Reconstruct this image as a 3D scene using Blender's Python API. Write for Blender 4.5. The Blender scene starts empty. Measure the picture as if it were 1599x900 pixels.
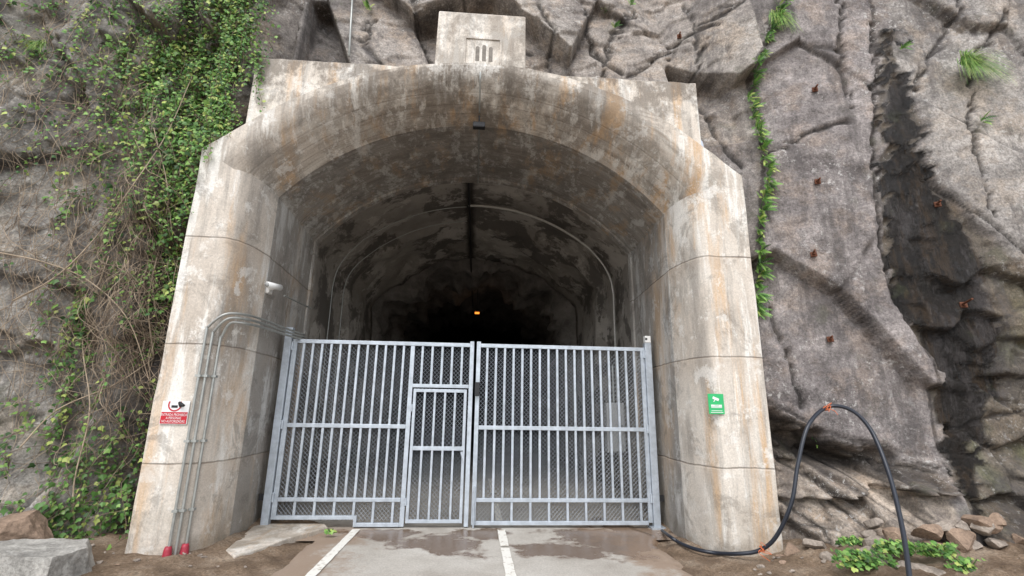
import bpy, math, random, time
import numpy as np
from mathutils import Vector, Matrix, noise
T0=time.time()
random.seed(7)
S=bpy.context.scene; COL=S.collection
S.view_settings.view_transform='Standard'; S.view_settings.look='None'; S.view_settings.exposure=0
# ------------------------------------------------------------ camera
FPX=749.0; TH=math.radians(14.2); PSI=math.radians(4.0); RO=math.radians(0.9)
CAM=Vector((0,0,1.6))
Fw=Vector((math.sin(PSI)*math.cos(TH), math.cos(PSI)*math.cos(TH), math.sin(TH)))
R0=Vector((math.cos(PSI),-math.sin(PSI),0)); U0=R0.cross(Fw)
Rr=R0*math.cos(RO)+U0*math.sin(RO); Uu=U0*math.cos(RO)-R0*math.sin(RO)
cd=bpy.data.cameras.new('camera'); cam=bpy.data.objects.new('camera',cd); COL.objects.link(cam)
cd.sensor_width=36; cd.lens=36*FPX/1599; cd.clip_end=3000; cd.clip_start=.05
m=Matrix((Rr,Uu,-Fw)).transposed().to_4x4(); m.translation=CAM; cam.matrix_world=m
S.camera=cam
def at(u,v,Y):
    d=Fw+Rr*((u-799.5)/FPX)+Uu*((450-v)/FPX); return CAM+d*(Y/d.y)
def gnd(u,v,z=0.0):
    d=Fw+Rr*((u-799.5)/FPX)+Uu*((450-v)/FPX); return CAM+d*((z-1.6)/d.z)
# ------------------------------------------------------------ mesh helpers
class MB:
    def __init__(s): s.v=[]; s.f=[]; s.c=[]
    def box(s,a,b,jit=0):
        n=len(s.v)
        for z in (a[2],b[2]):
            for x,y in ((a[0],a[1]),(b[0],a[1]),(b[0],b[1]),(a[0],b[1])):
                s.v.append((x+random.uniform(-jit,jit),y+random.uniform(-jit,jit),z+random.uniform(-jit,jit)))
        for q in ((0,3,2,1),(4,5,6,7),(0,1,5,4),(1,2,6,5),(2,3,7,6),(3,0,4,7)): s.f.append(tuple(n+i for i in q))
        return s
    def tube(s,pts,r,k=8,cap=True,taper=None):
        pts=[Vector(p) for p in pts]; n0=len(s.v); up=None
        for i,p in enumerate(pts):
            t=(pts[min(i+1,len(pts)-1)]-pts[max(i-1,0)])
            if t.length<1e-9: t=Vector((0,0,1))
            t.normalize()
            if up is None:
                up=t.orthogonal().normalized()
            up=(up-t*up.dot(t))
            if up.length<1e-6: up=t.orthogonal()
            up.normalize(); w=t.cross(up)
            rr=r if taper is None else r+(taper-r)*i/(len(pts)-1)
            for j in range(k):
                a=2*math.pi*j/k; s.v.append(tuple(p+(up*math.cos(a)+w*math.sin(a))*rr))
        for i in range(len(pts)-1):
            for j in range(k):
                a=n0+i*k+j; b=n0+i*k+(j+1)%k; s.f.append((a,b,b+k,a+k))
        if cap:
            s.f.append(tuple(n0+j for j in range(k))[::-1]); s.f.append(tuple(n0+(len(pts)-1)*k+j for j in range(k)))
        return s
    def poly(s,pts):
        n=len(s.v); s.v+= [tuple(p) for p in pts]; s.f.append(tuple(range(n,n+len(pts)))); return s
    def prism(s,pts,d):
        n=len(s.v); k=len(pts); d=Vector(d)
        s.v+=[tuple(p) for p in pts]+[tuple(Vector(p)+d) for p in pts]
        s.f.append(tuple(range(n,n+k))); s.f.append(tuple(range(n+k,n+2*k))[::-1])
        for i in range(k):
            j=(i+1)%k; s.f.append((n+j,n+i,n+k+i,n+k+j))
        return s
    def grid(s,rows,close=False):
        n=len(s.v); W=len(rows[0])
        for r in rows: s.v+=[tuple(p) for p in r]
        for i in range(len(rows)-1):
            for j in range(W-1):
                a=n+i*W+j; s.f.append((a,a+1,a+W+1,a+W))
        return s
    def build(s,name,mat,parent=None,smooth=False,bevel=0):
        me=bpy.data.meshes.new(name); me.from_pydata(s.v,[],s.f); me.update()
        if s.c:
            at_=me.color_attributes.new('tint','FLOAT_COLOR','POINT')
            at_.data.foreach_set('color',np.array(s.c,dtype=np.float32).ravel())
        if mat: me.materials.append(mat)
        if smooth: me.polygons.foreach_set('use_smooth',[True]*len(me.polygons))
        o=bpy.data.objects.new(name,me); COL.objects.link(o)
        if parent: o.parent=parent
        if bevel:
            b=o.modifiers.new('bevel','BEVEL'); b.width=bevel; b.segments=2; b.limit_method='ANGLE'
        return o
def tag(o,label=None,cat=None,group=None,kind=None):
    if label: o['label']=label
    if cat: o['category']=cat
    if group: o['group']=group
    if kind: o['kind']=kind
    return o
def empty(name,label,cat,group=None,loc=(0,0,0)):
    o=bpy.data.objects.new(name,None); COL.objects.link(o); o.location=loc; o.empty_display_size=.1
    return tag(o,label,cat,group)
def bez(pts,n=8):
    pts=[Vector(p) for p in pts]; P=[pts[0]*2-pts[1]]+pts+[pts[-1]*2-pts[-2]]; out=[]
    for i in range(1,len(P)-2):
        for k in range(n):
            t=k/n; a,b,c,d=P[i-1:i+3]
            out.append(.5*((2*b)+(c-a)*t+(2*a-5*b+4*c-d)*t*t+(3*b-a-3*c+d)*t**3))
    out.append(pts[-1]); return out
# ------------------------------------------------------------ material helper
class Mt:
    def __init__(s,name,rough=.8,metal=0,spec=.4):
        s.m=bpy.data.materials.new(name); s.m.use_nodes=True; s.t=s.m.node_tree
        s.b=s.t.nodes['Principled BSDF']; s.b.inputs['Roughness'].default_value=rough; s.b.inputs['Metallic'].default_value=metal
        s.b.inputs['Specular IOR Level'].default_value=spec
        s.pos=s.t.nodes.new('ShaderNodeNewGeometry').outputs['Position']
    def put(s,sock,val):
        if hasattr(val,'is_output'): s.t.links.new(val,sock)
        else:
            if isinstance(val,(tuple,list)) and len(val)==3 and sock.type=='RGBA': val=(*val,1)
            sock.default_value=val
    def math(s,op,a,b=0.0,clamp=False):
        n=s.t.nodes.new('ShaderNodeMath'); n.operation=op; n.use_clamp=clamp; s.put(n.inputs[0],a); s.put(n.inputs[1],b); return n.outputs[0]
    def scale(s,v,sc):
        n=s.t.nodes.new('ShaderNodeVectorMath'); n.operation='MULTIPLY'; s.put(n.inputs[0],v); s.put(n.inputs[1],sc); return n.outputs[0]
    def add(s,v,w):
        n=s.t.nodes.new('ShaderNodeVectorMath'); n.operation='ADD'; s.put(n.inputs[0],v); s.put(n.inputs[1],w); return n.outputs[0]
    def noise(s,scale,detail=5,vec=None,rough=.55,dist=0,color=False):
        n=s.t.nodes.new('ShaderNodeTexNoise'); s.put(n.inputs['Vector'],vec if vec is not None else s.pos)
        n.inputs['Scale'].default_value=scale; n.inputs['Detail'].default_value=min(detail,6); n.inputs['Roughness'].default_value=rough; n.inputs['Distortion'].default_value=dist
        return n.outputs['Color' if color else 'Fac']
    def vor(s,scale,vec=None,feature='DISTANCE_TO_EDGE'):
        n=s.t.nodes.new('ShaderNodeTexVoronoi'); n.feature=feature; s.put(n.inputs['Vector'],vec if vec is not None else s.pos); n.inputs['Scale'].default_value=scale; return n.outputs['Distance']
    def ramp(s,f,stops,interp='LINEAR'):
        n=s.t.nodes.new('ShaderNodeValToRGB'); s.put(n.inputs[0],f); e=n.color_ramp.elements; n.color_ramp.interpolation=interp
        while len(e)<len(stops): e.new(.5)
        for i,(p,c) in enumerate(stops):
            e[i].position=p
            if not isinstance(c,(tuple,list)): c=(c,c,c)
            e[i].color=(*c,1)
        return n.outputs[0]
    def mr(s,f,a,b,c=0,d=1):
        n=s.t.nodes.new('ShaderNodeMapRange'); s.put(n.inputs[0],f); n.inputs[1].default_value=a; n.inputs[2].default_value=b; n.inputs[3].default_value=c; n.inputs[4].default_value=d; return n.outputs[0]
    def mix(s,f,a,b,mode='MIX'):
        n=s.t.nodes.new('ShaderNodeMix'); n.data_type='RGBA'; n.blend_type=mode; s.put(n.inputs[0],f); s.put(n.inputs[6],a); s.put(n.inputs[7],b); return n.outputs[2]
    def attr(s,name,fac=False):
        n=s.t.nodes.new('ShaderNodeAttribute'); n.attribute_name=name; return n.outputs['Fac' if fac else 'Color']
    def xyz(s,v=None):
        n=s.t.nodes.new('ShaderNodeSeparateXYZ'); s.put(n.inputs[0],v if v is not None else s.pos); return n.outputs
    def comb(s,x,y,z):
        n=s.t.nodes.new('ShaderNodeCombineXYZ'); s.put(n.inputs[0],x); s.put(n.inputs[1],y); s.put(n.inputs[2],z); return n.outputs[0]
    def bump(s,h,strength=.5,dist=.02,prev=None):
        n=s.t.nodes.new('ShaderNodeBump'); n.inputs['Strength'].default_value=strength; n.inputs['Distance'].default_value=dist; s.put(n.inputs['Height'],h)
        if prev is not None: s.put(n.inputs['Normal'],prev)
        return n.outputs[0]
    def fin(s,col=None,rough=None,norm=None):
        if col is not None: s.put(s.b.inputs['Base Color'],col)
        if rough is not None: s.put(s.b.inputs['Roughness'],rough)
        if norm is not None: s.put(s.b.inputs['Normal'],norm)
        return s.m
XC=-.08; A0=2.78; RA=3.62; ZC=2.12
def concrete(name,joints=False,arch=False,bright=1.0,warm=1.0,clean=0.0,cool=False):
    M=Mt(name,.88,spec=.25)
    b_=bright; k=1-clean
    n1=M.noise(.8,6,rough=.6); c=M.ramp(n1,[(.28,(.475*b_,.415*b_,.35*b_)),(.45,(.61*b_,.545*b_,.47*b_)),(.6,(.69*b_,.635*b_,.56*b_)),(.78,(.57*b_,.525*b_,.475*b_))])
    X=M.xyz()
    if arch:
        dx=M.math('SUBTRACT',X[0],XC); dz=M.math('SUBTRACT',X[2],ZC); th=M.math('ARCTAN2',dx,dz)
        rad=M.math('SQRT',M.math('ADD',M.math('MULTIPLY',dx,dx),M.math('MULTIPLY',dz,dz)))
        arcv=M.comb(M.math('MULTIPLY',th,2.2),M.math('MULTIPLY',X[1],5),M.math('MULTIPLY',rad,5))
        hi=M.mr(X[2],4.35,4.5)
        bd=M.noise(1.6,6,arcv,rough=.65)
        c=M.mix(M.math('MULTIPLY',M.mr(bd,.46,.64),M.math('MULTIPLY',hi,.75-.3*clean)),c,(.30*b_,.25*b_,.20*b_))
        c=M.mix(M.math('MULTIPLY',M.mr(M.noise(1.6,6,M.add(arcv,(9,3,1)),rough=.65),.53,.66),M.math('MULTIPLY',hi,.6)),c,(.70*b_,.66*b_,.59*b_))
        cw=M.math('MULTIPLY',M.mr(M.math('ABSOLUTE',dx),2.4,.4),M.mr(M.noise(1.5,6,M.add(M.pos,(3,3,8)),rough=.72),.42,.56)); c=M.mix(M.math('MULTIPLY',M.math('MULTIPLY',cw,hi),.62),c,(.15,.13,.11))
        wv=M.math('FRACT',M.math('MULTIPLY',M.math('ADD',X[1],M.math('MULTIPLY',rad,.6)),9.0)); line=M.math('MULTIPLY',M.mr(M.math('ABSOLUTE',M.math('SUBTRACT',wv,.5)),.42,.5),hi)
        c=M.mix(M.math('MULTIPLY',line,.35),c,(.2,.16,.13))
    st=M.noise(1.0,6,M.scale(M.pos,(4.5,1.6,.5)),rough=.70)
    c=M.mix(M.math('MULTIPLY',M.mr(st,.50,.64),.70*k+.2*clean),c,(.30*b_,.275*b_,.245*b_))
    st3=M.noise(1.0,6,M.scale(M.add(M.pos,(3,8,1)),(5.5,2,.5)),rough=.72)
    c=M.mix(M.math('MULTIPLY',M.mr(st3,.53,.61),.8*k),c,(.82,.795,.74))
    st2=M.noise(1.0,6,M.scale(M.add(M.pos,(13,4,2)),(3.8,1.2,.32)),rough=.68)
    og=M.mr(X[0],-1,3,.75,1.0*warm) 
    c=M.mix(M.math('MULTIPLY',M.mr(st2,.52,.64),M.math('MULTIPLY',og,.8*k)),c,(.60,.39,.21))
    bl=M.noise(1.7,6,M.add(M.pos,(5,5,5)),rough=.76,dist=.6)
    c=M.mix(M.math('MULTIPLY',M.mr(bl,.53,.60),.5-.2*clean),c,(.25*b_,.225*b_,.195*b_))
    c=M.mix(M.math('MULTIPLY',M.mr(M.noise(3,6,M.add(M.pos,(1,7,5)),rough=.77),.55,.60),.6*k),c,(.79,.765,.715))
    g=M.math('MULTIPLY',M.mr(X[2],.9,.0),M.mr(M.noise(3,6),.35,.6)); c=M.mix(M.math('MULTIPLY',g,.65),c,(.20,.165,.12))
    g=M.math('MULTIPLY',M.mr(X[2],5.1,6.0),M.mr(M.noise(1,6,M.scale(M.pos,(1.8,1.8,1.3)),rough=.77),.44,.54)); c=M.mix(M.math('MULTIPLY',g,.72*k),c,(.16,.135,.11))
    fine=M.noise(55,6,rough=.7); c=M.mix(.5,c,M.ramp(fine,[(.3,.55),(.7,1.25)]),'MULTIPLY')
    if cool: c=M.mix(1,c,(.95,.98,1.02),'MULTIPLY')
    h=M.math('ADD',M.math('MULTIPLY',fine,.35),M.math('MULTIPLY',M.noise(9,6,rough=.65),1.0))
    if joints:
        zz=M.math('ADD',X[2],M.mr(M.noise(3,4),0,1,-.02,.02)); q=M.math('DIVIDE',M.math('SUBTRACT',zz,.97),1.295)
        fr=M.math('ABSOLUTE',M.math('SUBTRACT',M.math('FRACT',M.math('ADD',q,.5)),.5))
        low=M.mr(X[2],4.1,4.0); ln=M.math('MULTIPLY',M.mr(fr,.012,.002),low)
        c=M.mix(M.math('MULTIPLY',M.math('MULTIPLY',ln,.75),M.mr(M.noise(2.3,4),.3,.6,.3,1)),c,(.14,.11,.085))
        ab=M.mr(M.math('FRACT',q),1.0,.8); ab=M.math('MULTIPLY',M.math('SUBTRACT',1.0,ab),low)
        c=M.mix(M.math('MULTIPLY',M.math('MULTIPLY',ab,.6),M.mr(st2,.4,.6)),c,(.46,.36,.27))
        h=M.math('SUBTRACT',h,M.math('MULTIPLY',ln,1.5))
    if arch: h=M.math('SUBTRACT',h,M.math('MULTIPLY',line,.5))
    nn=M.bump(h,.45,.014); return M.fin(c,None,nn)
conc=concrete('weathered_concrete',joints=True)
conc_arch=concrete('board_marked_concrete',joints=True,arch=True,bright=.97)
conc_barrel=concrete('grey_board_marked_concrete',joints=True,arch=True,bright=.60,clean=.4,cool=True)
conc_top=concrete('stained_concrete',bright=1.04)
conc_pale=concrete('pale_concrete',bright=1.08,warm=.5,clean=.3)
def vault():
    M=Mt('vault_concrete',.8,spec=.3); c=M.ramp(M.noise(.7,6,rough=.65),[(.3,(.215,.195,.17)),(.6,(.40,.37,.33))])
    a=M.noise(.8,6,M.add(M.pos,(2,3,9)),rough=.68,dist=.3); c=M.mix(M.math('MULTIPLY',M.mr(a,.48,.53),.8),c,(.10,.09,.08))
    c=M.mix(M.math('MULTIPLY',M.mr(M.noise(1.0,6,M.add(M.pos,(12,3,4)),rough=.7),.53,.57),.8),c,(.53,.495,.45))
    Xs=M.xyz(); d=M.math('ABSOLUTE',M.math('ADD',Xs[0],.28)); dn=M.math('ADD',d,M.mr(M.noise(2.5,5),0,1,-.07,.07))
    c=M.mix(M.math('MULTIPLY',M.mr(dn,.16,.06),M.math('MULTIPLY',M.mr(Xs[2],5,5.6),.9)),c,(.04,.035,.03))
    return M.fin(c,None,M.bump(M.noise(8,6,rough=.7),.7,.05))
vaultm=vault()
def rock_inner():
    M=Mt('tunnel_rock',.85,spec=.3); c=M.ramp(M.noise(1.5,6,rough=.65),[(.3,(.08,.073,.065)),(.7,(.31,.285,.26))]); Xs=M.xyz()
    c=M.mix(M.mr(Xs[1],15,23),c,(.012,.012,.012)); return M.fin(c,None,M.bump(M.noise(6,6,rough=.7),.9,.08))  # darkness of the deep bore painted in: colour fades to near black inward
rockin=rock_inner()
def rock():
    M=Mt('cliff_rock',.9,spec=.35); tint=M.attr('tint'); wet=M.attr('wet',True)
    n=M.noise(.9,6,rough=.74,dist=.3); c=M.mix(1,tint,M.ramp(n,[(.32,(.52,.5,.5)),(.5,(1,.985,.97)),(.66,(1.45,1.42,1.38))]),'MULTIPLY')
    c=M.mix(M.math('MULTIPLY',M.mr(M.noise(2.0,6,M.add(M.pos,(4,4,4)),rough=.7),.5,.62),.5),c,M.mix(1,tint,(1.25,1.08,.9),'MULTIPLY'))
    n2=M.noise(5,6,M.add(M.pos,(1,9,4)),rough=.78); c=M.mix(.7,c,M.ramp(n2,[(.35,.5),(.5,1.0),(.65,1.45)]),'MULTIPLY')
    f=M.noise(34,5,rough=.8); c=M.mix(.75,c,M.ramp(f,[(.34,.42),(.5,1.0),(.66,1.6)]),'MULTIPLY')
    dry=M.math('SUBTRACT',1.0,wet)
    sp=M.math('MULTIPLY',M.mr(M.noise(15,6,M.add(M.pos,(7,1,3)),rough=.8),.56,.61),M.mr(M.noise(1.3,5,M.add(M.pos,(1,1,3))),.45,.6)); c=M.mix(M.math('MULTIPLY',M.math('MULTIPLY',sp,.65),dry),c,(.58,.56,.53))
    stn=M.noise(1,6,M.scale(M.add(M.pos,(2,5,1)),(2.2,2.2,.45)),rough=.76); c=M.mix(M.math('MULTIPLY',M.mr(stn,.52,.60),.55),c,(.075,.066,.064))
    mo=M.noise(2.6,6,M.add(M.pos,(8,8,8)),rough=.65); c=M.mix(M.math('MULTIPLY',M.mr(mo,.6,.7),.25),c,(.08,.09,.045))
    brn=M.noise(1,6,M.scale(M.add(M.pos,(7,2,1)),(4.5,4.5,.6)),rough=.75); c=M.mix(M.math('MULTIPLY',M.math('MULTIPLY',M.mr(brn,.52,.6),wet),.35),c,(.08,.05,.026))
    h=M.math('ADD',M.math('MULTIPLY',f,.26),M.math('MULTIPLY',M.noise(7,6,rough=.8),.6))
    fl=M.mr(M.noise(30,5,M.scale(M.pos,(1,1,.18)),rough=.75),.38,.62)
    h=M.math('ADD',h,M.math('MULTIPLY',M.math('MULTIPLY',fl,wet),.4))
    return M.fin(c,M.mix(wet,(.92,.92,.92),(.09,.09,.09)),M.bump(h,.8,.045))
rockm=rock()
def simple(name,col,rough=.6,metal=0,var=.25,scale=14,bumps=.15,spec=.4):
    M=Mt(name,rough,metal,spec); n=M.noise(scale,5,rough=.65)
    c=M.ramp(n,[(.25,tuple(x*(1-var) for x in col)),(.75,tuple(min(1,x*(1+var)) for x in col))]); return M.fin(c,None,M.bump(n,bumps,.004))
galv=simple('galvanised_steel',(.45,.495,.545),.42,.3,.25,9,.1)
galvd=simple('dull_galvanised_mesh',(.23,.25,.275),.5,.25,.2,9,.05)
pipem=simple('galvanised_conduit',(.38,.39,.37),.4,.5,.2,12,.05)
palep=simple('pale_conduit',(.55,.54,.50),.5,.1,.15,12,.05)
whitep=simple('white_plastic',(.78,.78,.76),.4,0,.05,20,.02)
blackp=simple('blue_black_rubber',(.018,.022,.032),.36,0,.2,30,.05,.5)
dark=simple('dark_metal',(.03,.03,.032),.5,.3,.3,30,.1)
redp=simple('red_plastic_cap',(.33,.03,.05),.45,0,.25,30,.1)
rust=simple('rusty_iron',(.14,.055,.03),.85,.2,.4,40,.5)
orange=simple('orange_twine',(.60,.16,.06),.7,0,.2,30,.1)
signw=simple('white_sign_enamel',(.75,.75,.74),.4,0,.05,9,.02)
signr=simple('red_sign_enamel',(.50,.015,.03),.4,0,.1,9,.02)
signg=simple('green_sign_enamel',(.03,.42,.14),.4,0,.1,9,.02)
greyp=simple('grey_enamel',(.36,.365,.36),.5,0,.1,9,.02)
bark=simple('dry_vine_bark',(.36,.285,.205),.9,0,.4,5,.3)
bark2=simple('brown_vine_bark',(.17,.125,.09),.9,0,.45,5,.3)
def leafm(name,trans=.25):
    M=Mt(name,.45,spec=.35); c=M.attr('tint'); M.fin(c)
    tr=M.t.nodes.new('ShaderNodeBsdfTranslucent'); M.put(tr.inputs['Color'],c); mx=M.t.nodes.new('ShaderNodeMixShader'); mx.inputs[0].default_value=trans
    M.t.links.new(M.b.outputs[0],mx.inputs[1]); M.t.links.new(tr.outputs[0],mx.inputs[2]); M.t.links.new(mx.outputs[0],M.t.nodes['Material Output'].inputs[0]); return M.m
leafy=leafm('leaf_green')
def boulderm(name,col):
    M=Mt(name,.9,spec=.3); n=M.noise(5,6,rough=.7); c=M.ramp(n,[(.3,tuple(x*.55 for x in col)),(.5,col),(.72,tuple(x*1.35 for x in col))]); f=M.noise(45,6,rough=.7)
    c=M.mix(.7,c,M.ramp(f,[(.3,.5),(.7,1.4)]),'MULTIPLY'); return M.fin(c,None,M.bump(M.math('ADD',n,M.math('MULTIPLY',f,.4)),.8,.03))
bpale=boulderm('pale_granite',(.37,.355,.325)); bbrown=boulderm('brown_rock',(.28,.20,.145)); bpink=boulderm('beige_rock',(.33,.28,.235))
# ------------------------------------------------------------ cliff
X0,X1,Z0,Z1,ST=-9.0,9.8,-.35,10.6,.024
nx=int((X1-X0)/ST)+1; nz=int((Z1-Z0)/ST)+1
xs=np.linspace(X0,X1,nx); zs=np.linspace(Z0,Z1,nz); GX,GZ=np.meshgrid(xs,zs,indexing='ij')
def proj_np(X,Y,Z):
    dx,dy,dz=X-CAM.x,Y-CAM.y,Z-CAM.z
    d=dx*Fw.x+dy*Fw.y+dz*Fw.z; a=dx*Rr.x+dy*Rr.y+dz*Rr.z; b=dx*Uu.x+dy*Uu.y+dz*Uu.z
    d=np.maximum(d,.3); return 799.5+FPX*a/d, 450-FPX*b/d
base=np.where(GX<0, 6.2-.16*np.maximum(0,-GX-3.5), 6.12-.28*np.maximum(0,GX-3.4))
top=np.clip((GZ-6.15)/.35,0,1)*np.clip((3.9-np.abs(GX))/.8,0,1)
base=base+top*.35+.05*np.maximum(GZ-4,0)
base-= .62*np.maximum(0,1.15-GZ)*np.clip((GX-3.45)/.7,0,1)
base-= .35*np.maximum(0,.8-GZ)*np.clip((-GX-3.6)/.7,0,1)
GU,GV=proj_np(GX,base-.12,GZ)
def sdf(poly,U=None,V=None):
    U=GU if U is None else U; V=GV if V is None else V
    inside=np.zeros(U.shape,bool); dist=np.full(U.shape,1e9)
    n=len(poly)
    for i in range(n):
        x1,y1=poly[i]; x2,y2=poly[(i+1)%n]; ex,ey=x2-x1,y2-y1; L=ex*ex+ey*ey+1e-9
        t=np.clip(((U-x1)*ex+(V-y1)*ey)/L,0,1); dist=np.minimum(dist,np.hypot(U-x1-t*ex,V-y1-t*ey))
        c=((y1>V)!=(y2>V))&(U<(x2-x1)*(V-y1)/((y2-y1)+1e-9)+x1); inside^=c
    return np.where(inside,dist,-dist)
def pdist(pts,U,V):
    dist=np.full(U.shape,1e9)
    for (x1,y1),(x2,y2) in zip(pts[:-1],pts[1:]):
        ex,ey=x2-x1,y2-y1; t=np.clip(((U-x1)*ex+(V-y1)*ey)/(ex*ex+ey*ey+1e-9),0,1); dist=np.minimum(dist,np.hypot(U-x1-t*ex,V-y1-t*ey))
    return dist
Zr=lambda v=0.0: np.full(GX.shape,v)
NW=Zr(); NL=Zr(); NF=Zr(); FA=Zr(); CR=Zr(1.0); FB=Zr(); CR2=Zr(1.0); FC=Zr()
def hsh(p,k):
    return noise.cell(Vector((p[0]*37.1+k*11.3,p[1]*53.7-k*7.7,p[2]*29.3+k*3.1)))*2-1
nv=noise.voronoi; nf=noise.fractal
for i in range(nx):
    x=float(xs[i])
    for j in range(nz):
        z=float(zs[j])
        if abs(x)<3.2 and z<5.9: continue
        NL[i,j]=nf(Vector((x*.45,1.3,z*.45)),1.0,2.0,3)
        w=nf(Vector((x*1.3,7.7,z*1.3)),1.0,2.0,3); NW[i,j]=w
        NF[i,j]=nf(Vector((x*4.0,4.2,z*4.0)),.7,2.1,4)
        if x<-3: p=Vector((x*.9+w*.08,0.3,z*.33+x*.1+w*.05))
        elif x>3: p=Vector((x*.50+z*.22,0.3,z*.30-x*.22))
        else: p=Vector((x*.62+z*.30,0.3,(z*.7-x*.30)*.40))
        d,pt=nv(p); c=pt[0]
        FA[i,j]=hsh(c,1)*.5+(p.x-c.x)*hsh(c,2)*.9+(p.z-c.z)*hsh(c,3)*.9
        CR[i,j]=d[1]-d[0]
        if x<-3: p2=Vector((x*2.6+w*.15,3.3,z*.9+w*.15))
        else: p2=Vector((x*1.7+z*.9+w*.06, 3.3, z*2.2-x*1.0+w*.06))
        d2,pt2=nv(p2); c2=pt2[0]
        FB[i,j]=hsh(c2,4)*.5+(p2.x-c2.x)*hsh(c2,5)*.8+(p2.z-c2.z)*hsh(c2,6)*.8; CR2[i,j]=d2[1]-d2[0]
        p3=Vector((x*4.4+z*1.2,5.1,z*3.6-x*1.1)); d3,pt3=nv(p3); c3=pt3[0]
        FC[i,j]=hsh(c3,7)*.4+(p3.x-c3.x)*hsh(c3,8)*.9+(p3.z-c3.z)*hsh(c3,9)*.9
def blur(A,n):
    for _ in range(n):
        P=np.pad(A,1,mode='edge'); A=(P[1:-1,1:-1]*2+P[:-2,1:-1]+P[2:,1:-1]+P[1:-1,:-2]+P[1:-1,2:])/6
    return A
GUW=GU+NW*5+NF*2+FC*2; GVW=GV+NF*3+FC*2
PA=[(1235,-400),(1215,20),(1182,100),(1198,230),(1190,350),(1186,500),(1200,620),(1300,675),(1400,700),(1482,722),(1450,560),(1400,470),(1375,350),(1368,200),(1380,60),(1375,-400)]
PB=[(1396,-400),(1402,60),(1425,130),(1452,180),(1450,260),(1520,330),(1620,430),(2400,800),(2400,-400)]
PC=[(1190,640),(1300,690),(1480,740),(1540,960),(1560,1400),(1150,1400),(1200,960)]
PD=[(1382,20),(1404,20),(1420,130),(1446,180),(1446,260),(1516,330),(1620,430),(2400,800),(2400,1500),(1590,1500),(1545,860),(1500,730),(1452,560),(1400,470),(1376,350),(1372,200)]
PW=[(1382,20),(1402,20),(1418,130),(1440,180),(1440,260),(1500,340),(1555,470),(1560,620),(1540,740),(1570,900),(1560,900),(1500,730),(1452,560),(1400,470),(1374,350),(1372,200)]
sA=sdf(PA,GUW,GVW); sB=sdf(PB,GUW+FB*12,GVW+FB*10); sC=sdf(PC,GUW,GVW); sD=sdf(PD,GUW+FB*12,GVW+FB*10); sW=sdf(PW,GUW+FB*22+FC*8,GVW+FB*14+FC*8)
def bulge(s,h,w): return h*(1-np.exp(-np.maximum(s,0)/w))
left=GX<-3.3; topm=(np.abs(GX)<=4.2)&(GZ>5.5)
lowr=np.clip((GU-1440)/80,0,1)*np.clip((GV-380)/120,0,1)
D=-NL*np.where(GX>3.3,.05,.08)
blocky=np.where(left,.16,np.where(topm,.24,.08)); blocky=np.where(sA>0,.075,blocky); blocky=np.where(sB>0,.09,blocky); blocky=np.where(sC>0,.08,blocky); blocky=np.where(sD>0,.03,blocky)
D-= FA*blocky
D-= FB*np.where(sC>-10,.17,np.where(left,.07,np.where(topm,.022,np.where(sD>0,.03+.08*lowr,np.where(sA>0,.004,.006)))))
D-= FC*np.where(sC>0,.05,np.where(left,.03,np.where(sD>0,.022,np.where(topm,.008,.004))))
D-= bulge(sA,.035,2)+bulge(sB,.035,2)
D=blur(D,1)-NF*.014
cracks=[[(1440,130),(1490,50),(1530,-30)],[(985,108),(1050,70),(1110,30),(1170,-20)],[(840,0),(862,50),(860,100)],[(915,-10),(930,60),(975,100)],[(600,100),(560,60),(575,0)],[(1110,150),(1140,230),(1165,255)],[(1205,640),(1300,694),(1400,716),(1485,738)],[(1215,700),(1300,760),(1400,850),(1450,900)],[(1290,690),(1390,780),(1500,860)],[(1230,780),(1300,830),(1330,890)],[(1400,715),(1450,790),(1540,880)],[(1500,680),(1560,650),(1620,640)],[(1560,330),(1530,200),(1545,90),(1600,0)],[(720,-20),(770,30),(835,60)],[(1330,-20),(1318,80),(1335,160)],[(640,-10),(655,50),(690,90)],[(1000,-10),(960,50),(945,105)],[(1452,270),(1500,300),(1560,345),(1620,400)],[(1080,-10),(1095,60),(1085,115)],[(1260,640),(1240,560),(1215,470)],[(1198,235),(1270,200),(1330,190)],[(1376,20),(1374,200),(1378,350),(1402,470),(1455,565)]]
cm=Zr()
for k_,c_ in enumerate(cracks):
    d_=pdist(c_,GU+FC*4+NF*5,GV+NW*9+FC*3); w_=(4.2+3*NW); cm=np.maximum(cm,np.clip(1-d_/np.maximum(w_,1.4),0,1))
cmf=np.where((CR<.026)&(sD<0),1-CR/.026,0)*np.clip(.5+NW*2,0,1)
cr2=np.where((CR2<.06)&((sC>0)|((sD>0)&(lowr>.3))),1-CR2/.06,0)
D+=blur((cm**.5)*.07+cmf*.05+cr2*.09,1)
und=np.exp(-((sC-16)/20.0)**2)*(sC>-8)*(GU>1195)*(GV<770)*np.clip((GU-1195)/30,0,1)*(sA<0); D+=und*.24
rec=np.exp(-((GX+3.75)/.35)**2)*np.clip((5.2-GZ)/1.0,0,1); D+=rec*.2
Y=base+D
inp=(np.abs(GX)<3.5)&(GZ<6.25); Y=np.where(inp,np.maximum(Y,6.25),Y)
blk=(GX>-.8)&(GX<.62)&(GZ<7.2); Y=np.where(blk,np.maximum(Y,6.15),Y)
keep=~((np.abs(GX)<3.28)&(GZ<5.95))
tint=np.zeros(GX.shape+(3,)); tint[:]=(.22,.20,.19)
def setm(mask,c):
    mm=np.clip(mask,0,1)[...,None]; tint[:]=tint*(1-mm)+np.array(c)*mm
setm((GX<-3)*1.0,(.265,.252,.23))
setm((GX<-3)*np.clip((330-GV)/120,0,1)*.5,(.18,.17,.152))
setm(((GX<-3)&(GU>110))*np.clip((GU-110)/80,0,1)*np.clip((GV-130)/150,0,1)*.85,(.085,.074,.064))
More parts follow.
